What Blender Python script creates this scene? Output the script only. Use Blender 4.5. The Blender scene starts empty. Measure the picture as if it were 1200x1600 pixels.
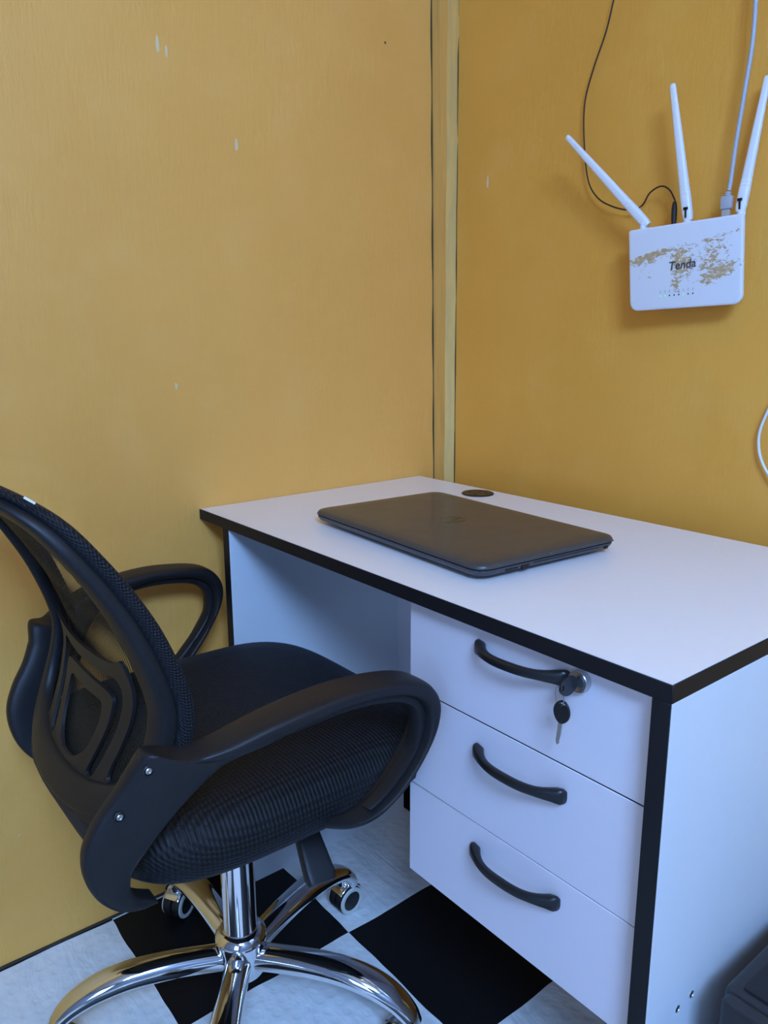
import bpy, bmesh, math, random
from mathutils import Vector, Matrix
from mathutils.geometry import delaunay_2d_cdt
random.seed(4)
SC = bpy.context.scene
COL = SC.collection
pi = math.pi

# ------------------------------------------------------------------ camera
CX, CY, CZ = 1.34699, -1.24726, 1.06967
YAW, PITCH, ROLL, FPX = -0.89583, 0.22285, -0.004277, 1227.19
F = Vector((math.sin(YAW)*math.cos(PITCH), math.cos(YAW)*math.cos(PITCH), -math.sin(PITCH)))
R0 = Vector((math.cos(YAW), -math.sin(YAW), 0)); U0 = R0.cross(F)
RR = R0*math.cos(ROLL)+U0*math.sin(ROLL); UU = -R0*math.sin(ROLL)+U0*math.cos(ROLL)
cd = bpy.data.cameras.new('camera'); cam = bpy.data.objects.new('camera', cd); COL.objects.link(cam)
M = Matrix((RR, UU, -F)).transposed().to_4x4(); M.translation = Vector((CX, CY, CZ)); cam.matrix_world = M
cd.sensor_fit = 'VERTICAL'; cd.sensor_height = 32; cd.lens = FPX/1600*32; cd.clip_start = 0.02
SC.camera = cam

# ------------------------------------------------------------------ light
SC.view_settings.view_transform = 'Standard'; SC.view_settings.look = 'None'
SC.view_settings.gamma = 1; SC.view_settings.use_curve_mapping = False
SC.view_settings.exposure = 0.0
w = bpy.data.worlds.new('world'); SC.world = w; w.use_nodes = True
w.node_tree.nodes['Background'].inputs[0].default_value = (0.35, 0.6, 1.0, 1)
w.node_tree.nodes['Background'].inputs[1].default_value = 1.0
ROOM_X, ROOM_Y, ROOM_Z = 3.1, -3.0, 2.45
def area(name, loc, target, sx, sy, power, color):
    l = bpy.data.lights.new(name, 'AREA'); l.shape = 'RECTANGLE'; l.size = sx; l.size_y = sy; l.energy = power; l.color = color
    o = bpy.data.objects.new(name, l); COL.objects.link(o); o.location = loc
    o.rotation_euler = (Vector(target)-Vector(loc)).to_track_quat('-Z', 'Y').to_euler()
    return o
# blue daylight falling through the roof light behind and right of the camera, weaker daylight by the window, an added warm overhead fill with no lamp behind it
area('roof_light_daylight', (2.55, -1.75, 2.42), (.95, -.65, .2), 0.8, 0.8, 130, (0.30, 0.53, 1.0))
area('window_daylight', (2.35, -2.9, 1.35), (1.2, 0, 1.0), 0.9, 1.3, 15, (0.36, 0.58, 1.0))
area('warm_overhead_fill', (1.2, -.9, 2.40), (1.1, -.8, 0), 0.3, 0.3, 1.5, (1.0, 0.74, 0.42))

# ------------------------------------------------------------------ materials
def mat(name, color=(.8,.8,.8), rough=.5, metal=0.0, coat=0.0, spec=None):
    m = bpy.data.materials.new(name); m.use_nodes = True
    b = m.node_tree.nodes['Principled BSDF']
    b.inputs['Base Color'].default_value = (*color, 1); b.inputs['Roughness'].default_value = rough
    b.inputs['Metallic'].default_value = metal; b.inputs['Coat Weight'].default_value = coat
    if spec is not None: b.inputs['Specular IOR Level'].default_value = spec
    return m
class NT:
    def __init__(s, m): s.t = m.node_tree; s.b = s.t.nodes['Principled BSDF']
    def n(s, typ, **kw):
        x = s.t.nodes.new(typ)
        for k, v in kw.items(): setattr(x, k, v)
        return x
    def l(s, a, b): s.t.links.new(a, b)
    def coord(s, scale=(1,1,1), rot=(0,0,0), loc=(0,0,0)):
        tc = s.n('ShaderNodeTexCoord'); mp = s.n('ShaderNodeMapping')
        mp.inputs['Scale'].default_value = scale; mp.inputs['Rotation'].default_value = rot; mp.inputs['Location'].default_value = loc
        s.l(tc.outputs['Object'], mp.inputs[0]); return mp.outputs[0]
    def noise(s, vec, scale, detail=4, rough=.55, dist=0):
        x = s.n('ShaderNodeTexNoise'); x.inputs['Scale'].default_value = scale; x.inputs['Detail'].default_value = detail
        x.inputs['Roughness'].default_value = rough; x.inputs['Distortion'].default_value = dist
        s.l(vec, x.inputs['Vector']); return x.outputs[0]
    def ramp(s, fac, stops):
        x = s.n('ShaderNodeValToRGB'); e = x.color_ramp.elements
        while len(e) < len(stops): e.new(.5)
        for i, (p, c) in enumerate(stops):
            e[i].position = p; e[i].color = (*c, 1) if len(c) == 3 else c
        s.l(fac, x.inputs[0]); return x.outputs[0]
    def math(s, op, a, b=None, c=None):
        x = s.n('ShaderNodeMath', operation=op)
        for i, v in enumerate((a, b, c)):
            if v is None: continue
            if isinstance(v, (int, float)): x.inputs[i].default_value = v
            else: s.l(v, x.inputs[i])
        return x.outputs[0]
    def mix(s, fac, a, b):
        x = s.n('ShaderNodeMix', data_type='RGBA')
        for i, v in ((0, fac), (6, a), (7, b)):
            if isinstance(v, (int, float)): x.inputs[i].default_value = v
            elif isinstance(v, tuple): x.inputs[i].default_value = (*v, 1)
            else: s.l(v, x.inputs[i])
        return x.outputs[2]
    def bump(s, h, strength=.3, dist=.001):
        x = s.n('ShaderNodeBump'); x.inputs['Strength'].default_value = strength; x.inputs['Distance'].default_value = dist
        s.l(h, x.inputs['Height']); s.l(x.outputs[0], s.b.inputs['Normal']); return x
    def xyz(s, v):
        x = s.n('ShaderNodeSeparateXYZ'); s.l(v, x.inputs[0]); return x.outputs

def wall_mat(name, c1, c2, c3):
    m = mat(name, c1, .55); t = NT(m)
    v = t.coord(); big = t.noise(v, 1.6, 3); mid = t.noise(v, 9, 5, .6)
    col = t.mix(t.ramp(big, [(.35, (0,0,0)), (.68, (1,1,1))]), c1, c2)
    col = t.mix(t.math('MULTIPLY', t.ramp(mid, [(.5, (0,0,0)), (.75, (1,1,1))]), .35), col, c3)
    # small chips and scratches in the paint
    vs = t.coord(scale=(22, 22, 5), rot=(.15, .1, 0)); vo = t.n('ShaderNodeTexVoronoi', feature='F1'); vo.inputs['Scale'].default_value = 1.0; t.l(vs, vo.inputs['Vector'])
    msk = t.math('MULTIPLY', t.math('LESS_THAN', vo.outputs['Distance'], .065), t.math('GREATER_THAN', t.noise(v, 6, 2), .56))
    col = t.mix(msk, col, (.75, .62, .38))
    v3 = t.n('ShaderNodeTexVoronoi', feature='F1'); v3.inputs['Scale'].default_value = 9; t.l(t.coord(loc=(3,1,2)), v3.inputs['Vector'])
    dk = t.math('MULTIPLY', t.math('LESS_THAN', v3.outputs['Distance'], .022), t.math('GREATER_THAN', t.noise(t.coord(loc=(5,5,5)), 5, 2), .55))
    col = t.mix(dk, col, (.10, .07, .03))
    t.l(col, t.b.inputs['Base Color'])
    brush = t.noise(t.coord(scale=(4, 4, 1)), 30, 6, .65); br2 = t.noise(v, 5, 3, .5, .6)
    h = t.math('ADD', t.math('MULTIPLY', brush, .25), br2)
    t.bump(h, .6, .006)
    return m
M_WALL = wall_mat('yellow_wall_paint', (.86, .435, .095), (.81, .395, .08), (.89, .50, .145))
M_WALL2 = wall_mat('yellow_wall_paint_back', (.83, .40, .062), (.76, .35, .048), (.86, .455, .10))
M_WOOD = mat('painted_batten_wood', (.45, .32, .10), .6)
t = NT(M_WOOD); col = t.ramp(t.noise(t.coord(scale=(30, 30, 2)), 2.2, 6, .6), [(.35, (.64, .37, .10)), (.5, (.78, .43, .10)), (.68, (.82, .47, .12))])
vk = t.n('ShaderNodeTexVoronoi'); vk.inputs['Scale'].default_value = 3.2; t.l(t.coord(scale=(1,1,1), loc=(.02,.0,.33)), vk.inputs['Vector'])
col = t.mix(t.math('LESS_THAN', vk.outputs['Distance'], .03), col, (.10, .08, .04)); t.l(col, t.b.inputs['Base Color'])
M_BATTEN_EDGE = mat('bare_batten_edge', (.52, .42, .17), .65)
t = NT(M_BATTEN_EDGE); t.l(t.ramp(t.noise(t.coord(scale=(20, 20, 3)), 3, 5, .6), [(.4, (.66, .46, .16)), (.6, (.78, .50, .15)), (.75, (.84, .52, .14))]), t.b.inputs['Base Color'])
M_CEIL = mat('ceiling_paint', (.60, .60, .60), .7)
M_WALL3 = mat('far_wall_paint', (.24, .29, .38), .7)

M_FLOOR = mat('chequered_vinyl', (.8, .8, .8), .38); t = NT(M_FLOOR)
v = t.coord(); s = t.xyz(v)
wv = t.noise(v, 7, 2); off = t.math('MULTIPLY', t.math('SUBTRACT', wv, .5), .012)
fx = t.math('FLOOR', t.math('DIVIDE', t.math('SUBTRACT', t.math('ADD', s[0], off), .036), .306))
fy = t.math('FLOOR', t.math('DIVIDE', t.math('ADD', t.math('ADD', s[1], off), .2), .328))
par = t.math('PINGPONG', t.math('ADD', fx, fy), 1)
wht = t.ramp(t.noise(v, 14, 5, .6), [(.3, (.76, .82, .84)), (.55, (.86, .89, .90)), (.8, (.90, .92, .92))])
vsp = t.n('ShaderNodeTexVoronoi'); vsp.inputs['Scale'].default_value = 18; t.l(t.coord(), vsp.inputs['Vector'])
spk = t.math('MULTIPLY', t.math('LESS_THAN', vsp.outputs['Distance'], .035), t.math('GREATER_THAN', t.noise(v, 3, 2), .52))
blk = t.mix(spk, (.004, .004, .005), (.22, .20, .15))
wht = t.mix(spk, wht, (.12, .13, .14))
t.l(t.mix(par, blk, wht), t.b.inputs['Base Color'])
rr = t.math('ADD', t.math('MULTIPLY', par, -.10), .55); t.l(rr, t.b.inputs['Roughness'])
t.b.inputs['Specular IOR Level'].default_value = .3
vh = t.n('ShaderNodeTexVoronoi', feature='SMOOTH_F1'); vh.inputs['Scale'].default_value = 44; vh.inputs['Randomness'].default_value = .25; t.l(v, vh.inputs['Vector'])
hx = t.ramp(vh.outputs['Distance'], [(.25, (0,0,0)), (.42, (1,1,1))])
wr = t.noise(t.coord(scale=(1, 2.2, 1), rot=(0,0,.5)), 7, 3, .5, 1.5)
t.bump(t.math('MULTIPLY', t.math('ADD', t.math('MULTIPLY', hx, .14), t.math('MULTIPLY', wr, 1.0)), par), .55, .008)

def laminate(name, c, rough=.33):
    m = mat(name, c, rough, spec=.45); t = NT(m)
    t.l(t.mix(t.noise(t.coord(), 60, 3), tuple(x*.97 for x in c), c), t.b.inputs['Base Color'])
    t.bump(t.noise(t.coord(), 700, 2), .08, .0004); return m
M_LAM = laminate('white_laminate_lit_top', (.95, .93, .95), .27)  # one white laminate; the light on each face is put into its colour
M_LAM_FRONT = laminate('white_laminate_lavender_light', (.82, .77, .84), .40)
M_LAM_SIDE = laminate('white_laminate_blue_light', (.74, .79, .85), .42)
M_EDGE = mat('black_edge_band', (.010, .010, .013), .5, spec=.3)
M_PLAST = mat('black_plastic', (.011, .011, .013), .5, spec=.38); t = NT(M_PLAST); t.bump(t.noise(t.coord(), 900, 2), .25, .0004)
t.l(t.math('ADD', t.math('MULTIPLY', t.noise(t.coord(), 25, 4), .14), .43), t.b.inputs['Roughness'])
M_PLAST_DARK = mat('dark_plastic', (.008, .008, .009), .5)
M_HANDLE = mat('black_handle_plastic', (.010, .012, .014), .36)
M_CHROME = mat('chrome', (.82, .83, .85), .07, 1.0)
M_STEEL = mat('worn_steel', (.55, .55, .56), .28, 1.0)
M_BRASS = mat('aged_brass', (.35, .30, .18), .32, 1.0)
M_WHITEP = mat('white_plastic', (.80, .82, .86), .35)
M_TIRE = mat('caster_ring_plastic', (.62, .66, .62), .45)
M_RUBBER = mat('black_rubber', (.01, .01, .011), .55)

def fabric(name, base, hi, sc, bump=.9):
    m = mat(name, base, .62, spec=.28); t = NT(m)
    s = t.xyz(t.coord())
    u = t.math('MULTIPLY', s[1], sc*2*pi); v_ = t.math('MULTIPLY', t.math('ADD', s[0], t.math('MULTIPLY', s[2], 1.0)), sc*2*pi)
    a = t.math('SINE', t.math('ADD', u, v_)); b = t.math('SINE', t.math('SUBTRACT', u, v_))
    p = t.math('ADD', t.math('MULTIPLY', t.math('MULTIPLY', a, b), .5), .5)
    p = t.math('ADD', t.math('MULTIPLY', p, .75), t.math('MULTIPLY', t.noise(t.coord(), sc*3, 2), .25))
    t.l(t.mix(t.ramp(p, [(.3, (0,0,0)), (.75, (1,1,1))]), base, hi), t.b.inputs['Base Color'])
    t.b.inputs['Sheen Weight'].default_value = .035; t.b.inputs['Sheen Roughness'].default_value = .4; t.b.inputs['Sheen Tint'].default_value = (.6, .75, 1, 1)
    t.bump(p, bump, .0018); return m
M_SEAT = fabric('black_air_mesh_fabric', (.0012, .0013, .0016), (.008, .009, .012), 88)
M_BIND = fabric('black_binding_fabric', (.002, .002, .003), (.014, .016, .022), 140)
# see-through mesh: woven threads with open slots between them
M_MESH = mat('black_back_mesh', (.022, .019, .014), .75, spec=.2); t = NT(M_MESH)
s = t.xyz(t.coord())
st = t.math('SINE', t.math('MULTIPLY', s[0], 2*pi/.0056)); mo = t.math('SINE', t.math('ADD', t.math('MULTIPLY', s[2], 2*pi/.105), t.math('MULTIPLY', s[0], 22)))
zz = t.math('SINE', t.math('MULTIPLY', s[2], 2*pi/.0022))
op = t.math('GREATER_THAN', t.math('ADD', st, t.math('MULTIPLY', mo, .75)), .35)
op2 = t.math('GREATER_THAN', t.math('MULTIPLY', st, zz), .45)
o_ = t.math('ADD', t.math('MULTIPLY', op, .62), t.math('MULTIPLY', op2, .30))
t.l(t.math('SUBTRACT', 1.0, t.math('MINIMUM', o_, .75)), t.b.inputs['Alpha'])
M_LAPTOP = mat('laptop_lid_plastic', (.050, .050, .052), .34, .0, .12); t = NT(M_LAPTOP)
t.l(t.math('ADD', t.math('MULTIPLY', t.noise(t.coord(), 30, 5), .10), .32), t.b.inputs['Roughness'])
vd = t.n('ShaderNodeTexVoronoi'); vd.inputs['Scale'].default_value = 26; t.l(t.coord(), vd.inputs['Vector'])
t.l(t.mix(t.math('MULTIPLY', t.math('LESS_THAN', vd.outputs['Distance'], .03), t.math('GREATER_THAN', t.noise(t.coord(), 8, 1), .55)), (.050, .050, .052), (.18, .17, .15)), t.b.inputs['Base Color'])
M_LBASE = mat('laptop_base_plastic', (.040, .045, .055), .38)
M_LOGO = mat('laptop_logo_gloss', (.018, .017, .016), .15)
M_PORT = mat('port_black', (.003, .003, .003), .5)
M_BLUEGREY = mat('network_cable_jacket', (.42, .44, .50), .4)
M_CLEAR = mat('clear_connector', (.45, .43, .42), .2)
M_WCABLE = mat('white_cable_jacket', (.75, .80, .88), .35)
M_INK = mat('grey_print', (.045, .05, .06), .5)
M_INK2 = mat('pale_grey_print', (.30, .32, .36), .5)
M_LEDG = mat('green_led', (.2, .8, .3), .4); NT(M_LEDG).b.inputs['Emission Color'].default_value = (.25, 1, .4, 1); NT(M_LEDG).b.inputs['Emission Strength'].default_value = .55
M_TAG = mat('white_tag', (.85, .88, .9), .5)
M_TOWER = mat('black_tower_plastic', (.016, .017, .020), .45)
M_GLASS = mat('window_glass', (.9, .95, 1), .02); NT(M_GLASS).b.inputs['Transmission Weight'].default_value = 1
M_WFRAME = mat('window_frame_paint', (.6, .6, .58), .5)

# router shell with scraped sticker glue
M_ROUTER = mat('router_shell', (.78, .80, .86), .36); t = NT(M_ROUTER)
v = t.coord(); s = t.xyz(v)   # object space: x along width, z up, metres, origin at centre
n1 = t.noise(t.coord(scale=(1, 1, 1.6)), 130, 6, .72, .8); n2 = t.noise(v, 24, 3, .6, 1.0)
def band(cx, cz, rx, rz, rotk=0.0):
    dx = t.math('SUBTRACT', s[0], cx); dz = t.math('SUBTRACT', t.math('SUBTRACT', s[2], cz), t.math('MULTIPLY', dx, rotk))
    a = t.math('POWER', t.math('ABSOLUTE', t.math('DIVIDE', dx, rx)), 2.5); b = t.math('POWER', t.math('ABSOLUTE', t.math('DIVIDE', dz, rz)), 2.5)
    return t.math('ADD', a, b)
def thr(q, th): return t.math('GREATER_THAN', n1, t.math('ADD', t.math('MULTIPLY', q, .085), t.math('ADD', t.math('MULTIPLY', n2, .25), th-.14)))
msks = [thr(band(-.060, .020, .034, .0045, .18), .40), thr(band(-.066, .013, .022, .006, .1), .50), thr(band(-.002, .004, .017, .022), .44), thr(band(-.010, -.018, .009, .022), .47),
        thr(band(.052, .010, .024, .026, .3), .49), thr(band(.058, -.016, .026, .010, .35), .43), thr(band(.030, .031, .060, .005, .22), .52), thr(band(-.062, -.010, .030, .020), .66), thr(band(0, .0, .09, .045), .72)]
mm = msks[0]
for q in msks[1:]: mm = t.math('MAXIMUM', mm, q)
gl = t.ramp(n1, [(.4, (.70, .54, .34)), (.55, (.48, .34, .18)), (.75, (.58, .45, .27))])
front = t.math('LESS_THAN', s[1], -.005)
t.l(t.mix(t.math('MULTIPLY', mm, front), (.78, .80, .86), gl), t.b.inputs['Base Color'])

# ------------------------------------------------------------------ helpers
def link(o, parent=None):
    COL.objects.link(o)
    if parent is not None: o.parent = parent
    return o
def mesh(name, V, Fc, m, parent=None, smooth=True, auto=None):
    me = bpy.data.meshes.new(name); me.from_pydata([tuple(v) for v in V], [], Fc); me.validate()
    bm = bmesh.new(); bm.from_mesh(me); bmesh.ops.recalc_face_normals(bm, faces=bm.faces); bm.to_mesh(me); bm.free()
    return finish(name, me, m, parent, smooth, auto)
def finish(name, me, m, parent=None, smooth=True, auto=None):
    for mm_ in (m if isinstance(m, (list, tuple)) else [m]): me.materials.append(mm_)
    if smooth:
        for p in me.polygons: p.use_smooth = True
        me.set_sharp_from_angle(angle=math.radians(auto if auto else 40))
    return link(bpy.data.objects.new(name, me), parent)
def frombm(name, bm, m, parent=None, smooth=True, auto=None):
    bmesh.ops.recalc_face_normals(bm, faces=bm.faces)
    me = bpy.data.meshes.new(name); bm.to_mesh(me); bm.free()
    return finish(name, me, m, parent, smooth, auto)
def bm_box(bm, lo, hi, bev=0, seg=2, mtx=None):
    r = bmesh.ops.create_cube(bm, size=1); vs = r['verts']
    for v in vs:
        v.co = Vector((lo[i]+(hi[i]-lo[i])*(v.co[i]+.5) for i in range(3)))
    if bev:
        es = list({e for v in vs for e in v.link_edges})
        rb = bmesh.ops.bevel(bm, geom=es, offset=bev, segments=seg, profile=.5, affect='EDGES')
        vs = list({v for f in rb['faces'] for v in f.verts} | {v for v in vs if v.is_valid})
    if mtx is not None:
        for v in vs: v.co = mtx @ v.co
    return vs
def box(name, lo, hi, m, parent=None, bev=.001, seg=2, mtx=None):
    bm = bmesh.new(); bm_box(bm, lo, hi, bev, seg, mtx); return frombm(name, bm, m, parent)
def catmull(pts, n=8, closed=False):
    P = [Vector(p) for p in pts]; out = []; N = len(P)
    rng = range(N if closed else N-1)
    for i in rng:
        p0 = P[(i-1) % N] if (closed or i > 0) else P[0]*2-P[1]
        p1 = P[i]; p2 = P[(i+1) % N]
        p3 = P[(i+2) % N] if (closed or i+2 < N) else P[-1]*2-P[-2]
        for k in range(n):
            s_ = k/n
            out.append(.5*((2*p1)+(-p0+p2)*s_+(2*p0-5*p1+4*p2-p3)*s_*s_+(-p0+3*p1-3*p2+p3)*s_**3))
    if not closed: out.append(P[-1].copy())
    return out
def rings(bm, R, closed=False, caps=True):
    L = [[bm.verts.new(p) for p in r] for r in R]; n = len(L[0])
    for i in range(len(L) if closed else len(L)-1):
        a = L[i]; b = L[(i+1) % len(L)]
        for k in range(n):
            try: bm.faces.new((a[k], a[(k+1) % n], b[(k+1) % n], b[k]))
            except ValueError: pass
    if caps and not closed:
        bm.faces.new(L[0]); bm.faces.new(L[-1][::-1])
def bm_tube(bm, pts, rad, n=12, closed=False):
    P = [Vector(p) for p in pts]; N = len(P); R = []
    up = None
    for i, p in enumerate(P):
        a = P[(i-1) % N] if (closed or i > 0) else p; b = P[(i+1) % N] if (closed or i < N-1) else p
        d = (b-a).normalized()
        if up is None:
            up = Vector((0,0,1)) if abs(d.z) < .9 else Vector((1,0,0))
        s_ = d.cross(up).normalized(); up = s_.cross(d).normalized()
        r = rad[i] if isinstance(rad, list) else rad
        ru, rv = r if isinstance(r, (list, tuple)) else (r, r)
        R.append([p+s_*ru*math.cos(2*pi*k/n)+up*rv*math.sin(2*pi*k/n) for k in range(n)])
    rings(bm, R, closed)
def tube(name, pts, rad, m, parent=None, n=12, closed=False):
    bm = bmesh.new(); bm_tube(bm, pts, rad, n, closed); return frombm(name, bm, m, parent)
def bm_lathe(bm, prof, mtx=None, n=32, ring=False):
    R = []
    for r, z in prof:
        ring_ = [Vector((max(r, 1e-5)*math.cos(2*pi*k/n), max(r, 1e-5)*math.sin(2*pi*k/n), z)) for k in range(n)]
        if mtx is not None: ring_ = [mtx @ p for p in ring_]
        R.append(ring_)
    rings(bm, R, ring)
def lathe(name, prof, m, parent=None, mtx=None, n=32, auto=None):
    bm = bmesh.new(); bm_lathe(bm, prof, mtx, n); return frombm(name, bm, m, parent, auto=auto)
def axis_mtx(loc, d):
    q = Vector(d).normalized().to_track_quat('Z', 'Y'); mm_ = q.to_matrix().to_4x4(); mm_.translation = Vector(loc); return mm_
def supersec(c, ux, uy, hx_, hy_, e=4.0, n=20):
    out = []
    for k in range(n):
        a = 2*pi*k/n; ca, sa = math.cos(a), math.sin(a)
        out.append(c+ux*hx_*math.copysign(abs(ca)**(2/e), ca)+uy*hy_*math.copysign(abs(sa)**(2/e), sa))
    return out
def thing(name, label, cat, loc=(0,0,0), group=None):
    o = bpy.data.objects.new(name, None); COL.objects.link(o); o.location = loc; o.empty_display_size = .05
    return tag(o, label, cat, group)
def tag(o, label, cat, group=None):
    o['label'] = label; o['category'] = cat
    if group: o['group'] = group
    return o
def struct(o): o['kind'] = 'structure'; return o
def reloc(o, root):
    "o was built in world coordinates; parent it to root and keep it in place"
    o.parent = root; o.matrix_parent_inverse = Matrix.Translation(-root.location); return o
def inside(p, loop):
    c = False; n = len(loop)
    for k in range(n):
        a, b = loop[k], loop[(k+1) % n]
        if (a[1] > p[1]) != (b[1] > p[1]) and p[0] < (b[0]-a[0])*(p[1]-a[1])/(b[1]-a[1])+a[0]: c = not c
    return c
def plate(name, outer, holes, thick, fn, m, parent, cut=.012, bev=.0012):
    "flat outline with holes in (x, z), filled, thickened and bent by fn(x, z, d) to the world"
    def clean(lp):
        out = []
        for p in lp:
            if not out or (Vector(p)-Vector(out[-1])).length > 3e-5: out.append((p[0], p[1]))
        if (Vector(out[0])-Vector(out[-1])).length < 3e-5: out.pop()
        return out
    loops = [clean(outer)]+[clean(h) for h in holes]
    P = []; E = []
    for lp in loops:
        b0 = len(P); P += [Vector(p) for p in lp]; E += [(b0+k, b0+(k+1) % len(lp)) for k in range(len(lp))]
    nb = len(P)
    if cut:
        x0, x1 = min(p.x for p in P), max(p.x for p in P); y0, y1 = min(p.y for p in P), max(p.y for p in P)
        bd = P[:nb]
        for a in range(int((x1-x0)/cut)+1):
            for b in range(int((y1-y0)/cut)+1):
                q = Vector((x0+cut*(a+.5), y0+cut*(b+.5)))
                if min((q-r).length for r in bd) > cut*.35: P.append(q)
    vc, _, tri, ov, _, _ = delaunay_2d_cdt(P, E, [], 0, 1e-6)
    keep = []
    for f in tri:
        c = sum((vc[k] for k in f), Vector((0, 0)))/len(f)
        if inside(c, loops[0]) and not any(inside(c, h) for h in loops[1:]): keep.append(f)
    ec = {}
    for f in keep:
        for k in range(len(f)):
            e = (f[k], f[(k+1) % len(f)]); ec[tuple(sorted(e))] = ec.get(tuple(sorted(e)), 0)+1
    n = len(vc)
    V = [fn(v.x, v.y, thick/2) for v in vc]+[fn(v.x, v.y, -thick/2) for v in vc]
    Fc = [tuple(f) for f in keep]+[tuple(k+n for k in reversed(f)) for f in keep]
    Fc += [(a, b, b+n, a+n) for (a, b), c in ec.items() if c == 1]
    bm = bmesh.new(); vs = [bm.verts.new(v) for v in V]
    for f in Fc:
        try: bm.faces.new([vs[k] for k in f])
        except ValueError: pass
    bmesh.ops.delete(bm, geom=[v for v in bm.verts if not v.link_faces], context='VERTS')
    if bev:
        bmesh.ops.recalc_face_normals(bm, faces=bm.faces)
        es = [e for e in bm.edges if len(e.link_faces) == 2 and e.calc_face_angle(0) > 1.0 and any(len(f.verts) == 4 for f in e.link_faces) and any(len(f.verts) == 3 for f in e.link_faces)]
        bmesh.ops.bevel(bm, geom=es, offset=min(bev, thick*.4), segments=1, profile=.5, affect='EDGES', clamp_overlap=True)
    return frombm(name, bm, m, parent, auto=35)
def text_mesh(name, body, size, mtx, m, parent, extrude=.0002, shear=0, bold=0):
    cu = bpy.data.curves.new(name, 'FONT'); cu.body = body; cu.size = size; cu.align_x = 'CENTER'; cu.align_y = 'CENTER'; cu.extrude = extrude; cu.shear = shear; cu.offset = bold
    ob = bpy.data.objects.new(name, cu); COL.objects.link(ob); bpy.context.view_layer.update()
    me = bpy.data.meshes.new_from_object(ob.evaluated_get(bpy.context.evaluated_depsgraph_get()))
    bpy.data.objects.remove(ob); bpy.data.curves.remove(cu); me.transform(mtx)
    me.materials.clear()
    return finish(name, me, m, parent, smooth=False)

# ------------------------------------------------------------------ room shell
def slab(name, V, m):   # closed hexahedron from 8 corners (bottom four, top four)
    return struct(mesh(name, V, [(0,1,2,3), (4,5,6,7), (0,1,5,4), (1,2,6,5), (2,3,7,6), (3,0,4,7)], m, smooth=False))
T = .12
slab('floor', [(-.15, ROOM_Y-.1, -.1), (ROOM_X+.1, ROOM_Y-.1, -.1), (ROOM_X+.1, .12, -.1), (-.15, .12, -.1), (-.15, ROOM_Y-.1, 0), (ROOM_X+.1, ROOM_Y-.1, 0), (ROOM_X+.1, .12, 0), (-.15, .12, 0)], M_FLOOR)
bm = bmesh.new()
for lo, hi in (((-T, ROOM_Y-.1), (2.08, T)), ((3.02, ROOM_Y-.1), (ROOM_X+.1, T)), ((2.08, ROOM_Y-.1), (3.02, -2.22)), ((2.08, -1.28), (3.02, T))):
    bm_box(bm, (*lo, ROOM_Z), (*hi, ROOM_Z+.1))
struct(frombm('ceiling', bm, M_CEIL, smooth=False))
rl = struct(bpy.data.objects.new('window_2', None)); COL.objects.link(rl); rl.location = (2.55, -1.75, ROOM_Z+.05)
bm = bmesh.new()
for lo, hi in (((2.08, -2.22), (2.12, -1.28)), ((2.98, -2.22), (3.02, -1.28)), ((2.12, -2.22), (2.98, -2.18)), ((2.12, -1.32), (2.98, -1.28))): bm_box(bm, (*lo, ROOM_Z+.02), (*hi, ROOM_Z+.08))
reloc(frombm('window_frame', bm, M_WFRAME, smooth=False), rl)
reloc(box('pane', (2.11, -2.19, ROOM_Z+.045), (2.99, -1.31, ROOM_Z+.05), M_GLASS, None, 0), rl)
# left wall: leans, its foot stands 3 cm further in than at desk height
def leftx(z): return .030*max(0, 1-z/.72)
V = []; Fc = []
zs = [0.0005, .1, .25, .4, .55, .72, 1.2, ROOM_Z]
for z in zs:
    V += [(leftx(z), ROOM_Y, z), (leftx(z), 0, z), (-T, 0, z), (-T, ROOM_Y, z)]
for i in range(len(zs)-1):
    a = 4*i
    for k in range(4): Fc.append((a+k, a+(k+1) % 4, a+4+(k+1) % 4, a+4+k))
Fc += [(0,1,2,3), tuple(range(4*len(zs)-4, 4*len(zs)))]
struct(mesh('wall_left', V, Fc, M_WALL, smooth=False))
slab('wall_back', [(-T, 0, 0), (ROOM_X, 0, 0), (ROOM_X, T, 0), (-T, T, 0), (-T, 0, ROOM_Z), (ROOM_X, 0, ROOM_Z), (ROOM_X, T, ROOM_Z), (-T, T, ROOM_Z)], M_WALL2)
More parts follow.
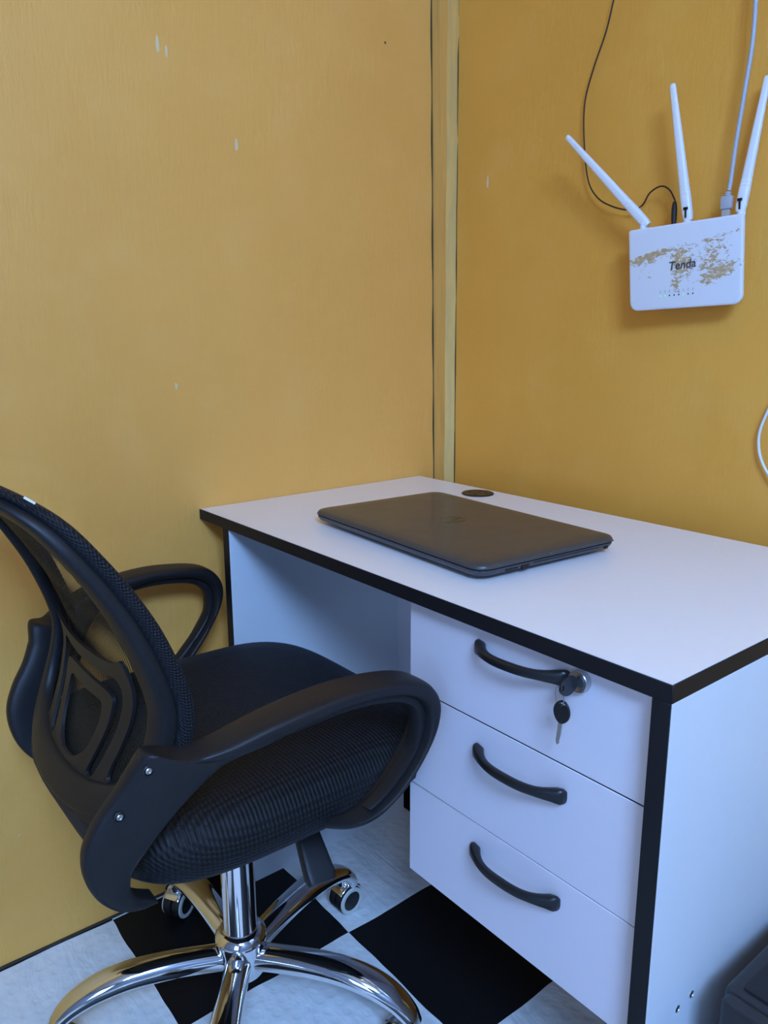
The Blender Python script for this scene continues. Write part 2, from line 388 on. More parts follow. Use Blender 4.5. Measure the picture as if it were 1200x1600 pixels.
# front wall (behind the camera) and right wall, each with a window opening
def holed(name, axis, c, a0, a1, h0, h1, w0, w1):
    bm = bmesh.new()
    def put(lo, hi, z0, z1):
        if axis == 'y': bm_box(bm, (lo, c-.1, z0), (hi, c, z1))
        else: bm_box(bm, (c, lo, z0), (c+.1, hi, z1))
    put(a0, w0, h0, h1); put(w1, a1, h0, h1); put(w0, w1, h0, .65); put(w0, w1, 2.05, h1)
    return struct(frombm(name, bm, M_WALL3, smooth=False))
holed('wall_front', 'y', ROOM_Y, -T, ROOM_X, 0, ROOM_Z, 1.85, 2.85)
struct(box('wall_right', (ROOM_X, ROOM_Y, 0), (ROOM_X+.1, 0, ROOM_Z), M_WALL3, None, 0))
def window(name, axis, c, a0, a1):
    root = struct(bpy.data.objects.new(name, None)); COL.objects.link(root); root.location = ((a0+a1)/2, c-.05, .65) if axis == 'y' else (c+.05, (a0+a1)/2, .65)
    bm = bmesh.new(); g = bmesh.new()
    for lo, hi, z0, z1 in ((a0, a0+.05, .65, 2.05), (a1-.05, a1, .65, 2.05), (a0+.05, a1-.05, .65, .70), (a0+.05, a1-.05, 2.0, 2.05), ((a0+a1)/2-.02, (a0+a1)/2+.02, .70, 2.0)):
        if axis == 'y': bm_box(bm, (lo, c-.08, z0), (hi, c-.02-.001, z1), .003)
        else: bm_box(bm, (c+.021, lo, z0), (c+.08, hi, z1), .003)
    if axis == 'y': bm_box(g, (a0+.03, c-.055, .68), (a1-.03, c-.05, 2.02))
    else: bm_box(g, (c+.05, a0+.03, .68), (c+.055, a1-.03, 2.02))
    reloc(frombm('window_frame', bm, M_WFRAME), root); reloc(frombm('pane', g, M_GLASS, smooth=False), root)
window('window_1', 'y', ROOM_Y, 1.85, 2.85)
# corner batten: a rough strip of wood nailed into the corner
def bsec(z):
    k = (z-.75)/1.0
    return [(-.004, -.018-.020*k, z), (.035+.013*k, -.018-.020*k, z), (.050-.010*k, .002, z), (-.004, .002, z)]
V = []; Fc = []; zs = [0.001+i*(ROOM_Z-.002)/60 for i in range(61)]
for z in zs:
    jt = .0009*math.sin(z*23)+.0006*math.sin(z*61)
    b = bsec(z); b[1] = (b[1][0]+jt, b[1][1], z); b[2] = (b[2][0]+jt*1.3, b[2][1], z); V += b
for i in range(60):
    a = 4*i
    for k in range(4): Fc.append((a+k, a+(k+1) % 4, a+4+(k+1) % 4, a+4+k))
Fc += [(0,1,2,3), (240,241,242,243)]
bt = struct(mesh('trim_1', V, Fc, [M_WOOD, M_BATTEN_EDGE], smooth=False))
for p in bt.data.polygons:
    if p.normal.x > .5: p.material_index = 1
def shade_strip(name, ix, hx_, hy_):
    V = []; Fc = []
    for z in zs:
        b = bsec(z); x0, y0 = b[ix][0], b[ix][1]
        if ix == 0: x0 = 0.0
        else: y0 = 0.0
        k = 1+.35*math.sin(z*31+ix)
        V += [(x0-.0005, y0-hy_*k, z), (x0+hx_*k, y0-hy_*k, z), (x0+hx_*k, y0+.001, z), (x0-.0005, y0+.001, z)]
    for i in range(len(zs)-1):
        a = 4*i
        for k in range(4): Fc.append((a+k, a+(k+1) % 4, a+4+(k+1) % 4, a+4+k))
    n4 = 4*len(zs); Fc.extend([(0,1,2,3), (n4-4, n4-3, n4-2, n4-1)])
    struct(mesh(name, V, Fc, M_SHADE_STRIP, smooth=False))
M_SHADE_STRIP = mat('painted_contact_shade', (.075, .055, .02), .9)  # dark colour of strips added as contact shadow along the batten edges
shade_strip('batten_shade_left', 0, .0008, .0032); shade_strip('batten_shade_right', 2, .0016, .0008)
# dark strip put in as the shade where vinyl meets the left wall
struct(mesh('wall_foot_shade', [(.027, ROOM_Y+.01, .0006), (.034, ROOM_Y+.01, .0006), (.034, -.04, .0006), (.027, -.04, .0006), (.027, ROOM_Y+.01, .004), (.0325, ROOM_Y+.01, .004), (.0325, -.04, .004), (.027, -.04, .004)],
     [(0,1,2,3), (4,5,6,7), (0,1,5,4), (1,2,6,5), (2,3,7,6), (3,0,4,7)], mat('wall_foot_shade_dark', (.04, .03, .02), .8), smooth=False))

# ------------------------------------------------------------------ desk
L, YF, YB_, HT = .9865, -.6155, -.066, .75
desk = thing('desk', 'white laminate desk with black edging and three drawers in the room corner', 'desk', (.5, -.34, 0))
def dp(o): return reloc(o, desk)
bm = bmesh.new(); bm_box(bm, (.002, YF+.0012, HT-.0195), (L-.0012, YB_, HT), 0)
top = dp(frombm('tabletop', bm, M_LAM, smooth=False))
bm = bmesh.new()
bm_box(bm, (.0012, YF-.0004, HT-.0197), (L+.0004, YF+.0012, HT-.0003), .0004, 1)
bm_box(bm, (L-.0012, YF+.0012, HT-.0197), (L+.0004, YB_, HT-.0003), .0004, 1)
eb = frombm('edge_band', bm, M_EDGE); reloc(eb, desk); eb['label'] = 'black edge band'
def sub(o, parentobj):
    "sub-part built in world coordinates under a part whose own frame is the world frame"
    o.parent = parentobj; o.matrix_parent_inverse = Matrix.Identity(4); return o
sub(eb, top)
def side(x0, x1, y1, edge=True):
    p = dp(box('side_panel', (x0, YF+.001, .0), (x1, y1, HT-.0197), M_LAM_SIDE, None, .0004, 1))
    e = sub(box('edge_band', (x0-.0002, YF-.0005, .0), (x1+.0002, YF+.001, HT-.0199), M_EDGE, None, .0004, 1), p); e['label'] = 'black edge band on the front of the side panel'
    return p
side(.093, .113, -.205)
rp = side(.9665, .9865, YB_)
for (y, z) in ((-.5238, .3521), (-.5519, .3502)):
    bm = bmesh.new(); bm_lathe(bm, [(.0001, -.001), (.0042, -.001), (.0042, .0006), (.0030, .0010), (.0026, .0003), (.0001, .0002)], axis_mtx((L+.0002, y, z), (1, 0, 0)), 16)
    sub(frombm('screw', bm, M_STEEL), rp)
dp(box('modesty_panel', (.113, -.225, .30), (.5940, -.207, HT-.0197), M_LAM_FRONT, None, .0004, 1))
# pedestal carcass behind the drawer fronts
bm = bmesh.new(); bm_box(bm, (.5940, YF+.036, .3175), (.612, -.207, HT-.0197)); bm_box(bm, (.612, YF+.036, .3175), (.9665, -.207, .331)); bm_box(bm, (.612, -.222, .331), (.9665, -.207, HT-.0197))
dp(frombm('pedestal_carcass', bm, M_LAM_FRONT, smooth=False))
def handle_mesh(name, xa, za, xb, zb, parent):
    yb = YD-.0004; cx = (xa+xb)/2; hl = (xb-xa)/2; bm = bmesh.new(); R = []
    N = 48
    for i in range(N+1):
        s_ = -1+2*i/N; e = abs(s_); x = cx+hl*s_; z = za+(zb-za)*(i/N)
        out = .0095+.0215*(1-e**2.4)
        inn = max(0.0, .0215*(1-(e/.84)**3.2))
        hz = .0056+.0040*max(0, min(1, (e-.55)/.4))**1.5
        if i in (0, N): hz *= .8; out *= .85
        c = Vector((x-.004*s_*(out/.03), yb-(out+inn)/2, z))
        R.append(supersec(c, Vector((0, 1, 0)), Vector((0, 0, 1)), (out-inn)/2, hz, 2.8, 20))
    rings(bm, R)
    return frombm(name, bm, M_HANDLE, None, auto=50)
D = [(0.6012, 0.729, (0.718, 0.7008, 0.8585, 0.7064)), (0.4576, 0.5992, (0.7191, 0.5635, 0.8621, 0.565)), (0.3156, 0.4564, (0.7176, 0.4226, 0.8605, 0.4262))]
YD = YF+.018   # the drawer fronts sit back under the top
for k, (z0, z1, h) in enumerate(D):
    bm = bmesh.new(); bm_box(bm, (.5915, YD-.0004, z0), (.9655, YD+.017, z1), .0006, 1)
    bm_box(bm, (.625, YD+.017, z0+.015), (.955, -.24, z1-.012 if k else z1-.02))
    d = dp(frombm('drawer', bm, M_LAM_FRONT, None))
    if k: sub(box('edge_band', (.5918, YD+.0008, z1), (.9653, YD+.0165, z1+.0012), M_EDGE, None, 0), d)['label'] = 'dark top edge of the drawer front'
    d['label'] = ['top drawer front with the lock', 'middle drawer front', 'bottom drawer front'][k]
    hd = sub(handle_mesh('handle', *h, None), d); hd['label'] = 'black bow handle'
    if k == 0:
        lx, lz = 0.8718, 0.7092
        lk = sub(lathe('lock', [(.0001, .0), (.0108, .0), (.0112, .002), (.0108, .0075), (.0100, .0085), (.0088, .0085), (.0086, .0070), (.0070, .0070), (.0068, .0082), (.0001, .0082)], M_STEEL, None, axis_mtx((lx, YD-.0004, lz), (0, -1, 0)) @ Matrix.Diagonal((1.17, 1.17, 1, 1)), 32, 30), d)
        lk['label'] = 'small round steel cylinder lock'
# ------------------------------------------------------------------ keys
def key_mesh_parts(root, mtx):
    # bow: oval with a slot, in the local xz plane; blade runs along +z... local origin at bow centre
    ov = [(.0088*math.cos(a)*(1+.06*math.cos(2*a)), .0122*math.sin(a)) for a in [2*pi*i/32 for i in range(32)]]
    sl = [(.0032*math.cos(a), -.0088+.0014*math.sin(a)) for a in [2*pi*i/12 for i in range(12)]]
    b = plate('bow', ov, [sl], .0022, lambda x, y, d: mtx @ Vector((x, d, y)), M_HANDLE, root, cut=0, bev=.0008)
    prof = [(-.0026, .0105), (-.0026, .026), (-.0018, .0275), (-.0026, .029), (-.0016, .031), (-.0024, .033), (-.0014, .0345), (0, .0365), (.0014, .0345), (.0022, .032), (.0022, .0105)]
    bl = plate('blade', prof, [], .0010, lambda x, y, d: mtx @ Vector((x, d, y)), M_STEEL, root, cut=0, bev=.0002)
    return b
ko = Vector((0.8718, -.6155+.018-.0225, 0.7092))
k1 = thing('key', 'black-headed key pushed into the lock of the top desk drawer', 'key', tuple(ko), 'keys of the desk drawer lock')
m1 = Matrix(((0, 1, 0, 0), (0, 0, 1, 0), (1, 0, 0, 0), (0, 0, 0, 1)))   # blade (local z) -> world +y, width (local x) -> world z
key_mesh_parts(k1, m1 @ Matrix.Scale(1.18, 4))
rc = Vector((.8633, -.6220, .6940))
rg = tag(tube('key_ring', [(.0102*math.cos(a)*.90-.001, -.0102*math.cos(a)*.43, .0102*math.sin(a)) for a in [2*pi*i/36 for i in range(36)]], .0006, M_STEEL, None, 8, True),
         'thin steel split ring joining the two drawer keys', 'key ring'); rg.location = rc
k2 = thing('key', 'black-headed key hanging from the ring below the drawer lock, blade down', 'key', (.8668, -.6225, .6780), 'keys of the desk drawer lock')
m2 = Matrix.Rotation(math.radians(3), 4, 'Z') @ Matrix.Rotation(math.radians(180+6), 4, 'Y')
key_mesh_parts(k2, m2 @ Matrix.Scale(1.1, 4))

# ------------------------------------------------------------------ laptop
lc = Vector((.4555, -.388, HT+.0008))
lap = thing('laptop', 'closed dark grey laptop lying on the white desk', 'laptop', tuple(lc))
la = Matrix.Rotation(math.radians(-3.6), 4, 'Z')
def rr_outline(hx_, hy_, r, n=8):
    out = []
    for (sx, sy, a0) in ((1, 1, 0), (-1, 1, pi/2), (-1, -1, pi), (1, -1, 3*pi/2)):
        for k in range(n+1):
            a = a0+pi/2*k/n; out.append((sx*(hx_-r)+r*math.cos(a), sy*(hy_-r)+r*math.sin(a)))
    return out
def slabrings(name, levels, m, parent, mt=None, auto=None):
    bm = bmesh.new(); R = []
    for hx_, hy_, r, z in levels:
        R.append([(mt or Matrix.Identity(4)) @ Vector((x, y, z)) for x, y in rr_outline(hx_, hy_, r)])
    rings(bm, R); return frombm(name, bm, m, parent, auto=auto or 50)
HX, HY = .216, .1395
slabrings('base', [(HX-.030, HY-.030, .012, .0035), (HX-.012, HY-.012, .018, .0040), (HX-.004, HY-.004, .022, .0075), (HX-.001, HY-.001, .023, .0125), (HX-.001, HY-.001, .023, .0150), (HX-.004, HY-.004, .021, .0156)], M_LBASE, lap, la)
lid = slabrings('lid', [(HX-.004, HY-.004, .021, .0166), (HX, HY, .024, .0172), (HX, HY, .024, .0195), (HX-.002, HY-.002, .023, .0225), (HX-.008, HY-.008, .020, .0244), (HX-.030, HY-.030, .014, .0250)], M_LAPTOP, lap, la, 60)
box('seam', (-HX+.006, -HY+.006, .0150), (HX-.006, HY-.006, .0170), M_PORT, lap, 0, mtx=la)
for (y0, y1, z0, z1, nm) in ((-.092, -.070, .0098, .0115, 'card_slot'), (-.062, -.049, .0080, .0128, 'port'), (-.040, .095, .0122, .0128, 'drive_seam'), (.108, .114, .008, .012, 'port')):
    bm = bmesh.new(); bm_box(bm, (HX-.003, y0, z0), (HX-.0003, y1, z1), 0, mtx=la)
    frombm(nm, bm, M_PORT, lap, smooth=False)
for sx in (-1, 1):
    for sy in (-1, 1):
        bm = bmesh.new(); bm_lathe(bm, [(.0001, -.0006), (.007, -.0006), (.008, .004), (.0001, .004)], la @ Matrix.Translation((sx*.165, sy*.095, 0)), 16)
        frombm('foot_pad', bm, M_RUBBER, lap)
lg = la @ Matrix.Translation((-.006, .0, .02505)) @ Matrix.Rotation(pi, 4, 'Z')
bm = bmesh.new()
bm_tube(bm, [lg @ Vector((.021*math.cos(a), .021*math.sin(a), 0)) for a in [2*pi*i/40 for i in range(40)]], (.0011, .00025), 6, True)
emblem = frombm('emblem', bm, M_LOGO, lid)
text_mesh('emblem_letters', 'hp', .036, lg @ Matrix.Translation((0, .001, .0001)), M_LOGO, lid, .0001, .28, .0006)

# grommet in the desk top
gr = thing('cable_grommet', 'round black plastic cable grommet set in the desk top behind the laptop', 'cable grommet', (.237, -.113, HT))
cap = plate('cover', [(.0305*math.cos(a), .0305*math.sin(a)) for a in [2*pi*i/48 for i in range(48)]],
      [[(.017*math.cos(b)+.0035*math.cos(a), .017*math.sin(b)+.0035*math.sin(a)) for a in [2*pi*i/12 for i in range(12)]] for b in (.5, 2.1, 3.6, 5.2)], .0018, lambda x, y, d: Vector((x, y, d+.0016)), M_HANDLE, gr, cut=0, bev=.0008)
lathe('rim', [(.0300, -.002), (.0325, -.002), (.0330, .0014), (.0315, .0026), (.0300, .0018)], M_HANDLE, gr, None, 48)
lathe('well', [(.0001, .0002), (.0302, .0002), (.0302, .0006), (.0001, .0006)], M_PORT, gr, None, 32)

# ------------------------------------------------------------------ office chair
XC = .37
YS = [(.40, -1.0), (.44, -.995), (.50, -.975), (.565, -.945), (.62, -.925), (.67, -.92), (.744, -.942), (.805, -.972), (.85, -1.0), (.895, -1.030), (.94, -1.075), (.98, -1.115)]
_ys = catmull([(z, y, 0) for z, y in YS], 10)
def fy_(z):
    z = max(.401, min(.979, z))
    for a, b in zip(_ys, _ys[1:]):
        if a.x <= z <= b.x: return a.y+(b.y-a.y)*(z-a.x)/(b.x-a.x)
    return _ys[-1].y
def back(x, z, off=0.0, k=.030): return fy_(z)-k*(1-min(1.3, ((x-XC)/.21)**2))+off
chair = thing('office_chair', 'black mesh-back swivel office chair on a chrome five-leg base, beside the desk', 'office chair', (XC, -.7614, 0))
def cp(o): return reloc(o, chair)
# seat cushion
def supel(hx_, hy_, e, n=72):
    out = []
    for k in range(n):
        a = 2*pi*(k+.5)/n; ca, sa = math.cos(a), math.sin(a)
        out.append((hx_*math.copysign(abs(ca)**(2/e), ca), hy_*math.copysign(abs(sa)**(2/e), sa)))
    return out
def seatz(x, y, z):   # waterfall front, slight dish, lifted sides
    t_ = max(0, (y-.12)/.135); fall = -.010*t_*t_ if z > .5 else .006*t_
    return z+fall
bm = bmesh.new(); R = []
SHX, SHY, SY = .247, .252, -.757
for z, ins in ((.446, .055), (.447, .030), (.452, .014), (.464, .004), (.480, .0), (.497, .001), (.510, .006), (.521, .014), (.529, .026), (.534, .042), (.5355, .065), (.534, .10), (.532, .15), (.530, .20), (.530, .235)):
    o_l = supel(SHX-ins, SHY-ins, 4.2 if ins < .1 else 3.0)
    R.append([Vector((XC+x, SY+y, seatz(x, y, z))) for x, y in o_l])
rings(bm, R)
seat = cp(frombm('seat', bm, M_SEAT, None, auto=60)); seat['label'] = 'thick black fabric seat cushion'
bm = bmesh.new(); rings(bm, [[Vector((XC+x, SY+y, z)) for x, y in supel(SHX-i, SHY-i, 4)] for z, i in ((.430, .075), (.434, .055), (.449, .045), (.452, .05))])
cp(frombm('seat_pan', bm, M_PLAST_DARK, None))
bm = bmesh.new(); bm_box(bm, (XC-.075, -.87, .392), (XC+.075, -.64, .431), .008, 3); bm_box(bm, (XC-.045, -.93, .405), (XC+.045, -.86, .425), .004, 2)
cp(frombm('tilt_mechanism', bm, M_PLAST_DARK, None))
# lever: a flat paddle reaching out from the mechanism
bm = bmesh.new()
p0, p1 = Vector((.455, -.705, .410)), Vector((.5520, -.7235, .328)); dd = (p1-p0).normalized(); uu = Vector((0, 1, 0)); uu = (uu-dd*uu.dot(dd)).normalized(); ww = dd.cross(uu)
rings(bm, [supersec(p0+dd*s_*(p1-p0).length, uu, ww, hu, hw, 5, 20) for s_, hu, hw in ((0, .012, .006), (.1, .017, .008), (.5, .0185, .009), (.92, .022, .010), (1.0, .019, .007))])
cp(frombm('height_lever', bm, M_PLAST, None))
# gas column and base
HXc, HYc = XC+.003, -.7614
col_ = cp(lathe('gas_column', [(.0001, .135), (.0262, .135), (.0262, .150), (.0278, .158), (.0262, .163), (.0262, .315), (.0262, .330), (.0225, .333), (.0225, .395), (.0001, .395)], M_CHROME, None, Matrix.Translation((HXc, HYc, 0)), 48))
base = cp(lathe('base_hub', [(.0001, .083), (.0345, .083), (.0365, .086), (.0370, .118), (.0375, .124), (.0395, .132), (.0410, .143), (.0395, .150), (.0345, .156), (.0310, .1595), (.0255, .160), (.0001, .160)], M_CHROME, None, Matrix.Translation((HXc, HYc, 0)), 56))
TH = 1.859
for i in range(5):
    a = TH+i*2*pi/5; d = Vector((math.cos(a), math.sin(a), 0)); s_ = Vector((-d.y, d.x, 0))
    prof = [(.030, .112, .0200, .0195), (.075, .118, .0205, .0195), (.120, .1220, .0215, .0190), (.165, .1225, .0230, .0180), (.200, .1175, .0240, .0170), (.230, .1080, .0235, .0155), (.256, .0930, .0215, .0145), (.275, .0740, .0190, .0130), (.284, .0580, .0165, .0115)]
    pc = catmull([(r, z, 0) for r, z, _, _ in prof], 5); wc = catmull([(p[2], p[3], 0) for p in prof], 5)
    R = []
    for k, p in enumerate(pc):
        q = pc[min(k+1, len(pc)-1)]-pc[max(k-1, 0)]; tg = Vector((q.x, q.y)).normalized(); nn = d*(-tg.y)+Vector((0, 0, tg.x))
        R.append(supersec(Vector((HXc, HYc, 0))+d*p.x+Vector((0, 0, p.y)), s_, nn, wc[k].x, wc[k].y, 2.2, 24))
    bm = bmesh.new(); rings(bm, R)
    leg = cp(frombm('leg', bm, M_CHROME, None, auto=60))
    # caster
    sw = (.35, 2.1, -.4, 1.0, 2.6)[i]
    c0 = Vector((HXc, HYc, 0))+d*.270; wd = Vector((math.cos(a+sw), math.sin(a+sw), 0)); ax = Vector((-wd.y, wd.x, 0))
    if i == 0: ax = Vector((.998, .06, 0)); wd = Vector((-.06, .998, 0))
    if i == 0: c0 = c0+Vector((-.009, 0, 0))
    if i == 1: ax = Vector((.87, .494, 0)); wd = Vector((-.494, .87, 0))
    wc0 = c0+wd*.006+Vector((0, 0, .0272))
    bm = bmesh.new()
    for sg in (-1, 1): bm_lathe(bm, [(.0001, .002), (.0262, .002), (.0270, .005), (.0270, .0155), (.0255, .0185), (.0190, .0190), (.0001, .0190)], axis_mtx(wc0, ax*sg), 32)
    wh = cp(frombm('caster', bm, M_RUBBER, None, auto=35))
    for sg in (-1, 1):
      bm = bmesh.new(); bm_lathe(bm, [(.0185, .0180), (.0258, .0170), (.0262, .0185), (.0250, .0205), (.0195, .0208), (.0185, .0200)], axis_mtx(wc0, ax*sg), 32, True)
      r_ = sub(frombm('caster_ring', bm, M_TIRE, None), wh); r_['label'] = 'pale ring on the caster wheel'
    # chrome hood over the wheels and stem
    bm = bmesh.new(); R = []
    for k in range(13):
        b = math.radians(40+k*(100/12)); e = wd*math.cos(b)+Vector((0, 0, math.sin(b)))
        R.append(supersec(wc0+e*.0305, ax, e, .0165, .0016, 4, 12))
    rings(bm, R); bm_lathe(bm, [(.0001, .050), (.0095, .050), (.0095, .075), (.0001, .075)], Matrix.Translation((c0.x, c0.y, 0)), 16)
    sub(frombm('caster_hood', bm, M_CHROME, None), wh)
# backrest
half = [(0, .910, .0145), (.090, .908, .0145), (.151, .894, .013), (.178, .860, .0125), (.184, .800, .015), (.183, .740, .018), (.185, .680, .018), (.187, .630, .018), (.182, .585, .018), (.155, .548, .018), (.085, .527, .017), (0, .522, .017)]
loop = half+[(-x, z, w_) for x, z, w_ in half[-2:0:-1]]
LP = catmull([(x, z, w_) for x, z, w_ in loop], 7, True)
def loop_obj(name, off, wk, thk, dx, m, esec=3.2):
    bm = bmesh.new(); R = []; N = len(LP)
    for i, p in enumerate(LP):
        q = LP[(i+1) % N]-LP[(i-1) % N]; tg = Vector((q.x, q.y)).normalized(); nr = Vector((tg.y, -tg.x))
        if nr.dot(Vector((p.x, p.y-.7))) < 0: nr = -nr
        x = p.x+nr.x*(p.z*dx); z = p.y+nr.y*(p.z*dx); wd_ = p.z*wk if wk else thk
        def W(u, v_):
            xx = XC+x+nr.x*u; zz_ = z+nr.y*u; return Vector((xx, back(xx, zz_)+off+v_, zz_))
        ring = []
        for k in range(20):
            b = 2*pi*k/20; cb, sb = math.cos(b), math.sin(b)
            ring.append(W(wd_*math.copysign(abs(cb)**(2/esec), cb), thk*math.copysign(abs(sb)**(2/esec), sb)))
        R.append(ring)
    rings(bm, R, True); return cp(frombm(name, bm, m, None, auto=50))
bf = loop_obj('back_frame', -.010, 1.0, .0105, 0, M_PLAST); bf['label'] = 'black plastic back frame'
bd = loop_obj('back_binding', .0060, 0, .0090, .95, M_BIND, 2.2); bd['label'] = 'textured fabric edge binding of the back mesh'
# mesh panel spans the frame
bm = bmesh.new(); grid = []
N1, N2 = 30, 46
def halfw(z):
    best = 0
    N = len(LP)
    for i in range(N):
        a, b = LP[i], LP[(i+1) % N]
        if (a.y-z)*(b.y-z) <= 0 and a.y != b.y:
            s_ = (z-a.y)/(b.y-a.y); best = max(best, abs(a.x+(b.x-a.x)*s_)+.010)
    return best or .1
for j in range(N2+1):
    z = .522+(.904-.522)*j/N2; hw = min(halfw(z), .19)
    grid.append([bm.verts.new((XC+hw*(2*i/N1-1), back(XC+hw*(2*i/N1-1), z)+.0015, z)) for i in range(N1+1)])
for j in range(N2):
    for i in range(N1): bm.faces.new((grid[j][i], grid[j][i+1], grid[j+1][i+1], grid[j+1][i]))
mp = cp(frombm('back_mesh', bm, M_MESH, None, auto=80)); mp['label'] = 'see-through black mesh'
# lumbar support plate: nested rings growing from a lower plate
def mir(pts): return pts+[(-x, z) for x, z in reversed(pts)]
outl = [(p.x, p.y) for p in catmull([(x, z, 0) for x, z in mir([(0, .685), (.060, .686), (.095, .690), (.119, .699), (.125, .688), (.129, .660), (.128, .628), (.119, .590), (.112, .562), (.118, .552), (.150, .552), (.176, .556), (.170, .520), (.130, .505), (.060, .500), (.015, .500)])], 5, True)]
slot = [(p.x, p.y) for p in catmull([(x, z, 0) for x, z in mir([(.0, .662), (.050, .663), (.090, .667), (.104, .656), (.107, .632), (.100, .598), (.088, .562), (.079, .545), (.065, .545), (.070, .566), (.080, .600), (.084, .628), (.080, .640), (.060, .644), (.02, .645)])], 4, True)]
hole = [(p.x, p.y) for p in catmull([(x, z, 0) for x, z in mir([(0, .626), (.030, .627), (.055, .626), (.060, .612), (.056, .588), (.045, .564), (.022, .548), (.006, .545)])], 4, True)]
lum = cp(plate('lumbar_support', outl, [slot, hole], .0046, lambda x, z, d: Vector((XC+x, back(XC+x, z)-.007-d, z)), M_PLAST, None, .012, .0010)); lum['label'] = 'grey-black plastic lumbar bracket with curved slots'
# white size tag on the binding
tgx = box('care_tag', (-.0012, -.006, -.0012), (.0012, .006, .0012), M_TAG, None, .0003, 1, Matrix.Translation((XC+.1895, -1.0520, .9155)) @ Matrix.Rotation(math.radians(-38), 4, 'X')); cp(tgx); tgx['label'] = 'small white tag on the binding'

# armrests
OI = [((-.9654, .438), (-.9678, .4460), .012, .200), ((-.9891, .4463), (-.9898, .4655), .013, .210), ((-1.0167, .4636), (-.9991, .4804), .014, .218), ((-1.0376, .4907), (-1.0005, .498), .014, .223),
      ((-1.0478, .5219), (-.9964, .5125), .014, .227), ((-1.0479, .5548), (-.9843, .5293), .014, .232), ((-1.0353, .5861), (-.9663, .5523), .014, .238), ((-1.0149, .6158), (-.9463, .5766), .015, .246),
      ((-1.0007, .6428), (-.9264, .6002), .017, .256), ((-.9880, .6620), (-.9076, .6200), .019, .266), ((-.9594, .6500), (-.8850, .6330), .022, .275), ((-.9250, .6545), (-.8600, .6420), .025, .283),
      ((-.8590, .6690), (-.8350, .6500), .0265, .289), ((-.7763, .6765), (-.7700, .6580), .0265, .293), ((-.7080, .6715), (-.7100, .6530), .0265, .295), ((-.6600, .6600), (-.6760, .6420), .026, .297),
      ((-.6370, .6400), (-.6560, .6260), .025, .298), ((-.6290, .6150), (-.6480, .6030), .024, .298), ((-.6370, .5850), (-.6540, .5730), .024, .297), ((-.6600, .5470), (-.6770, .5400), .023, .295),
      ((-.6870, .5150), (-.7030, .5130), .022, .291), ((-.7150, .4880), (-.7280, .4920), .019, .282), ((-.7400, .4700), (-.7470, .4790), .016, .262), ((-.7600, .4580), (-.7620, .4680), .013, .225)]
def arm(sg):
    bm = bmesh.new()
    O = catmull([(o[0], o[1], 0) for o, _, _, _ in OI], 6); I = catmull([(i_[0], i_[1], 0) for _, i_, _, _ in OI], 6); Wd = catmull([(w_, x_, 0) for _, _, w_, x_ in OI], 6)
    R = []; R2 = []
    for ki, (o, i_, w_) in enumerate(zip(O, I, Wd)):
        c = (o+i_)/2; h = (o-i_)/2; hl = h.length; hd_ = h.normalized(); f_ = 0 if sg > 0 else 1; s9 = min(1, max(0, (ki-48)/24)); C3 = Vector((XC+sg*w_.y, c.x+f_*(.037-.027*s9), c.y-f_*.035*(1-s9)))
        R.append(supersec(C3, Vector((1, 0, 0)), Vector((0, hd_.x, hd_.y)), w_.x, hl, 3.6, 24))
        R2.append(supersec(C3-Vector((0, hd_.x, hd_.y))*(hl+.004), Vector((1, 0, 0)), Vector((0, hd_.x, hd_.y)), w_.x*.50, .009, 3, 12))
    rings(bm, R); rings(bm, R2[66:124])
    a = cp(frombm('armrest', bm, M_PLAST, None, auto=42))
    for (xo_, y, z) in () if sg < 0 else ((.2600, -.9885, .6440), (.241, -1.0150, .5930)):
        xo = XC+sg*(xo_-.0015)
        b = bmesh.new(); bm_lathe(b, [(.0001, .0), (.0058, .0), (.0062, .003), (.0050, .0038), (.0046, .0020), (.0001, .0020)], axis_mtx((xo+sg*.0135, y+(0 if sg > 0 else .030), z-(0 if sg > 0 else .035)), (sg, 0, 0)), 20)
        sub(frombm('screw_recess', b, M_PLAST_DARK, None), a)
        b = bmesh.new(); bm_lathe(b, [(.0001, .0), (.0034, .0), (.0034, .0018), (.0026, .0024), (.0016, .0012), (.0001, .0012)], axis_mtx((xo+sg*.0155, y+(0 if sg > 0 else .030), z-(0 if sg > 0 else .035)), (sg, 0, 0)), 16)
        sub(frombm('screw', b, M_STEEL, None), a)
    return a
arm(1); arm(-1)

# ------------------------------------------------------------------ router and its cables
rtc = Vector((.61937, -.036, 1.17576))
ra, rb_, rcz = .0, -.0369, .06
Rm = (Matrix.Rotation(rcz, 4, 'Z') @ Matrix.Rotation(.09, 4, 'X') @ Matrix.Rotation(rb_, 4, 'Y'))
router = thing('wifi_router', 'white wireless router with three antennas and scraped glue marks, on the yellow wall', 'router', tuple(rtc))
router.rotation_euler = Rm.to_euler()
W_, H_ = .1917/2, .132/2
bm = bmesh.new(); R = []
def rtr_outline(k):
    out = []
    for (sx, sy, a0, r) in ((1, 1, 0, .004), (-1, 1, pi/2, .004), (-1, -1, pi, .014), (1, -1, 3*pi/2, .014)):
        for q in range(9):
            a = a0+pi/2*q/8; out.append((sx*(W_-k-r)+r*math.cos(a), sy*(H_-k-r)+r*math.sin(a)))
    return out
for y, k in ((.014, .016), (.010, .012), (-.001, .0035), (-.006, .0005), (-.010, 0), (-.0130, .0006), (-.0140, .002), (-.0143, .004)):
    R.append([Vector((x, y, z)) for x, z in rtr_outline(k)])
rings(bm, R); rbody = frombm('casing', bm, M_ROUTER, router, auto=40)
RX = Matrix.Rotation(pi/2, 4, 'X')
text_mesh('brand_text', 'Tenda', .0185, Matrix.Translation((-.001, -.0146, .0015)) @ Matrix.Rotation(-.035, 4, 'Y') @ RX, M_INK, rbody, .0002, .15, .0002)
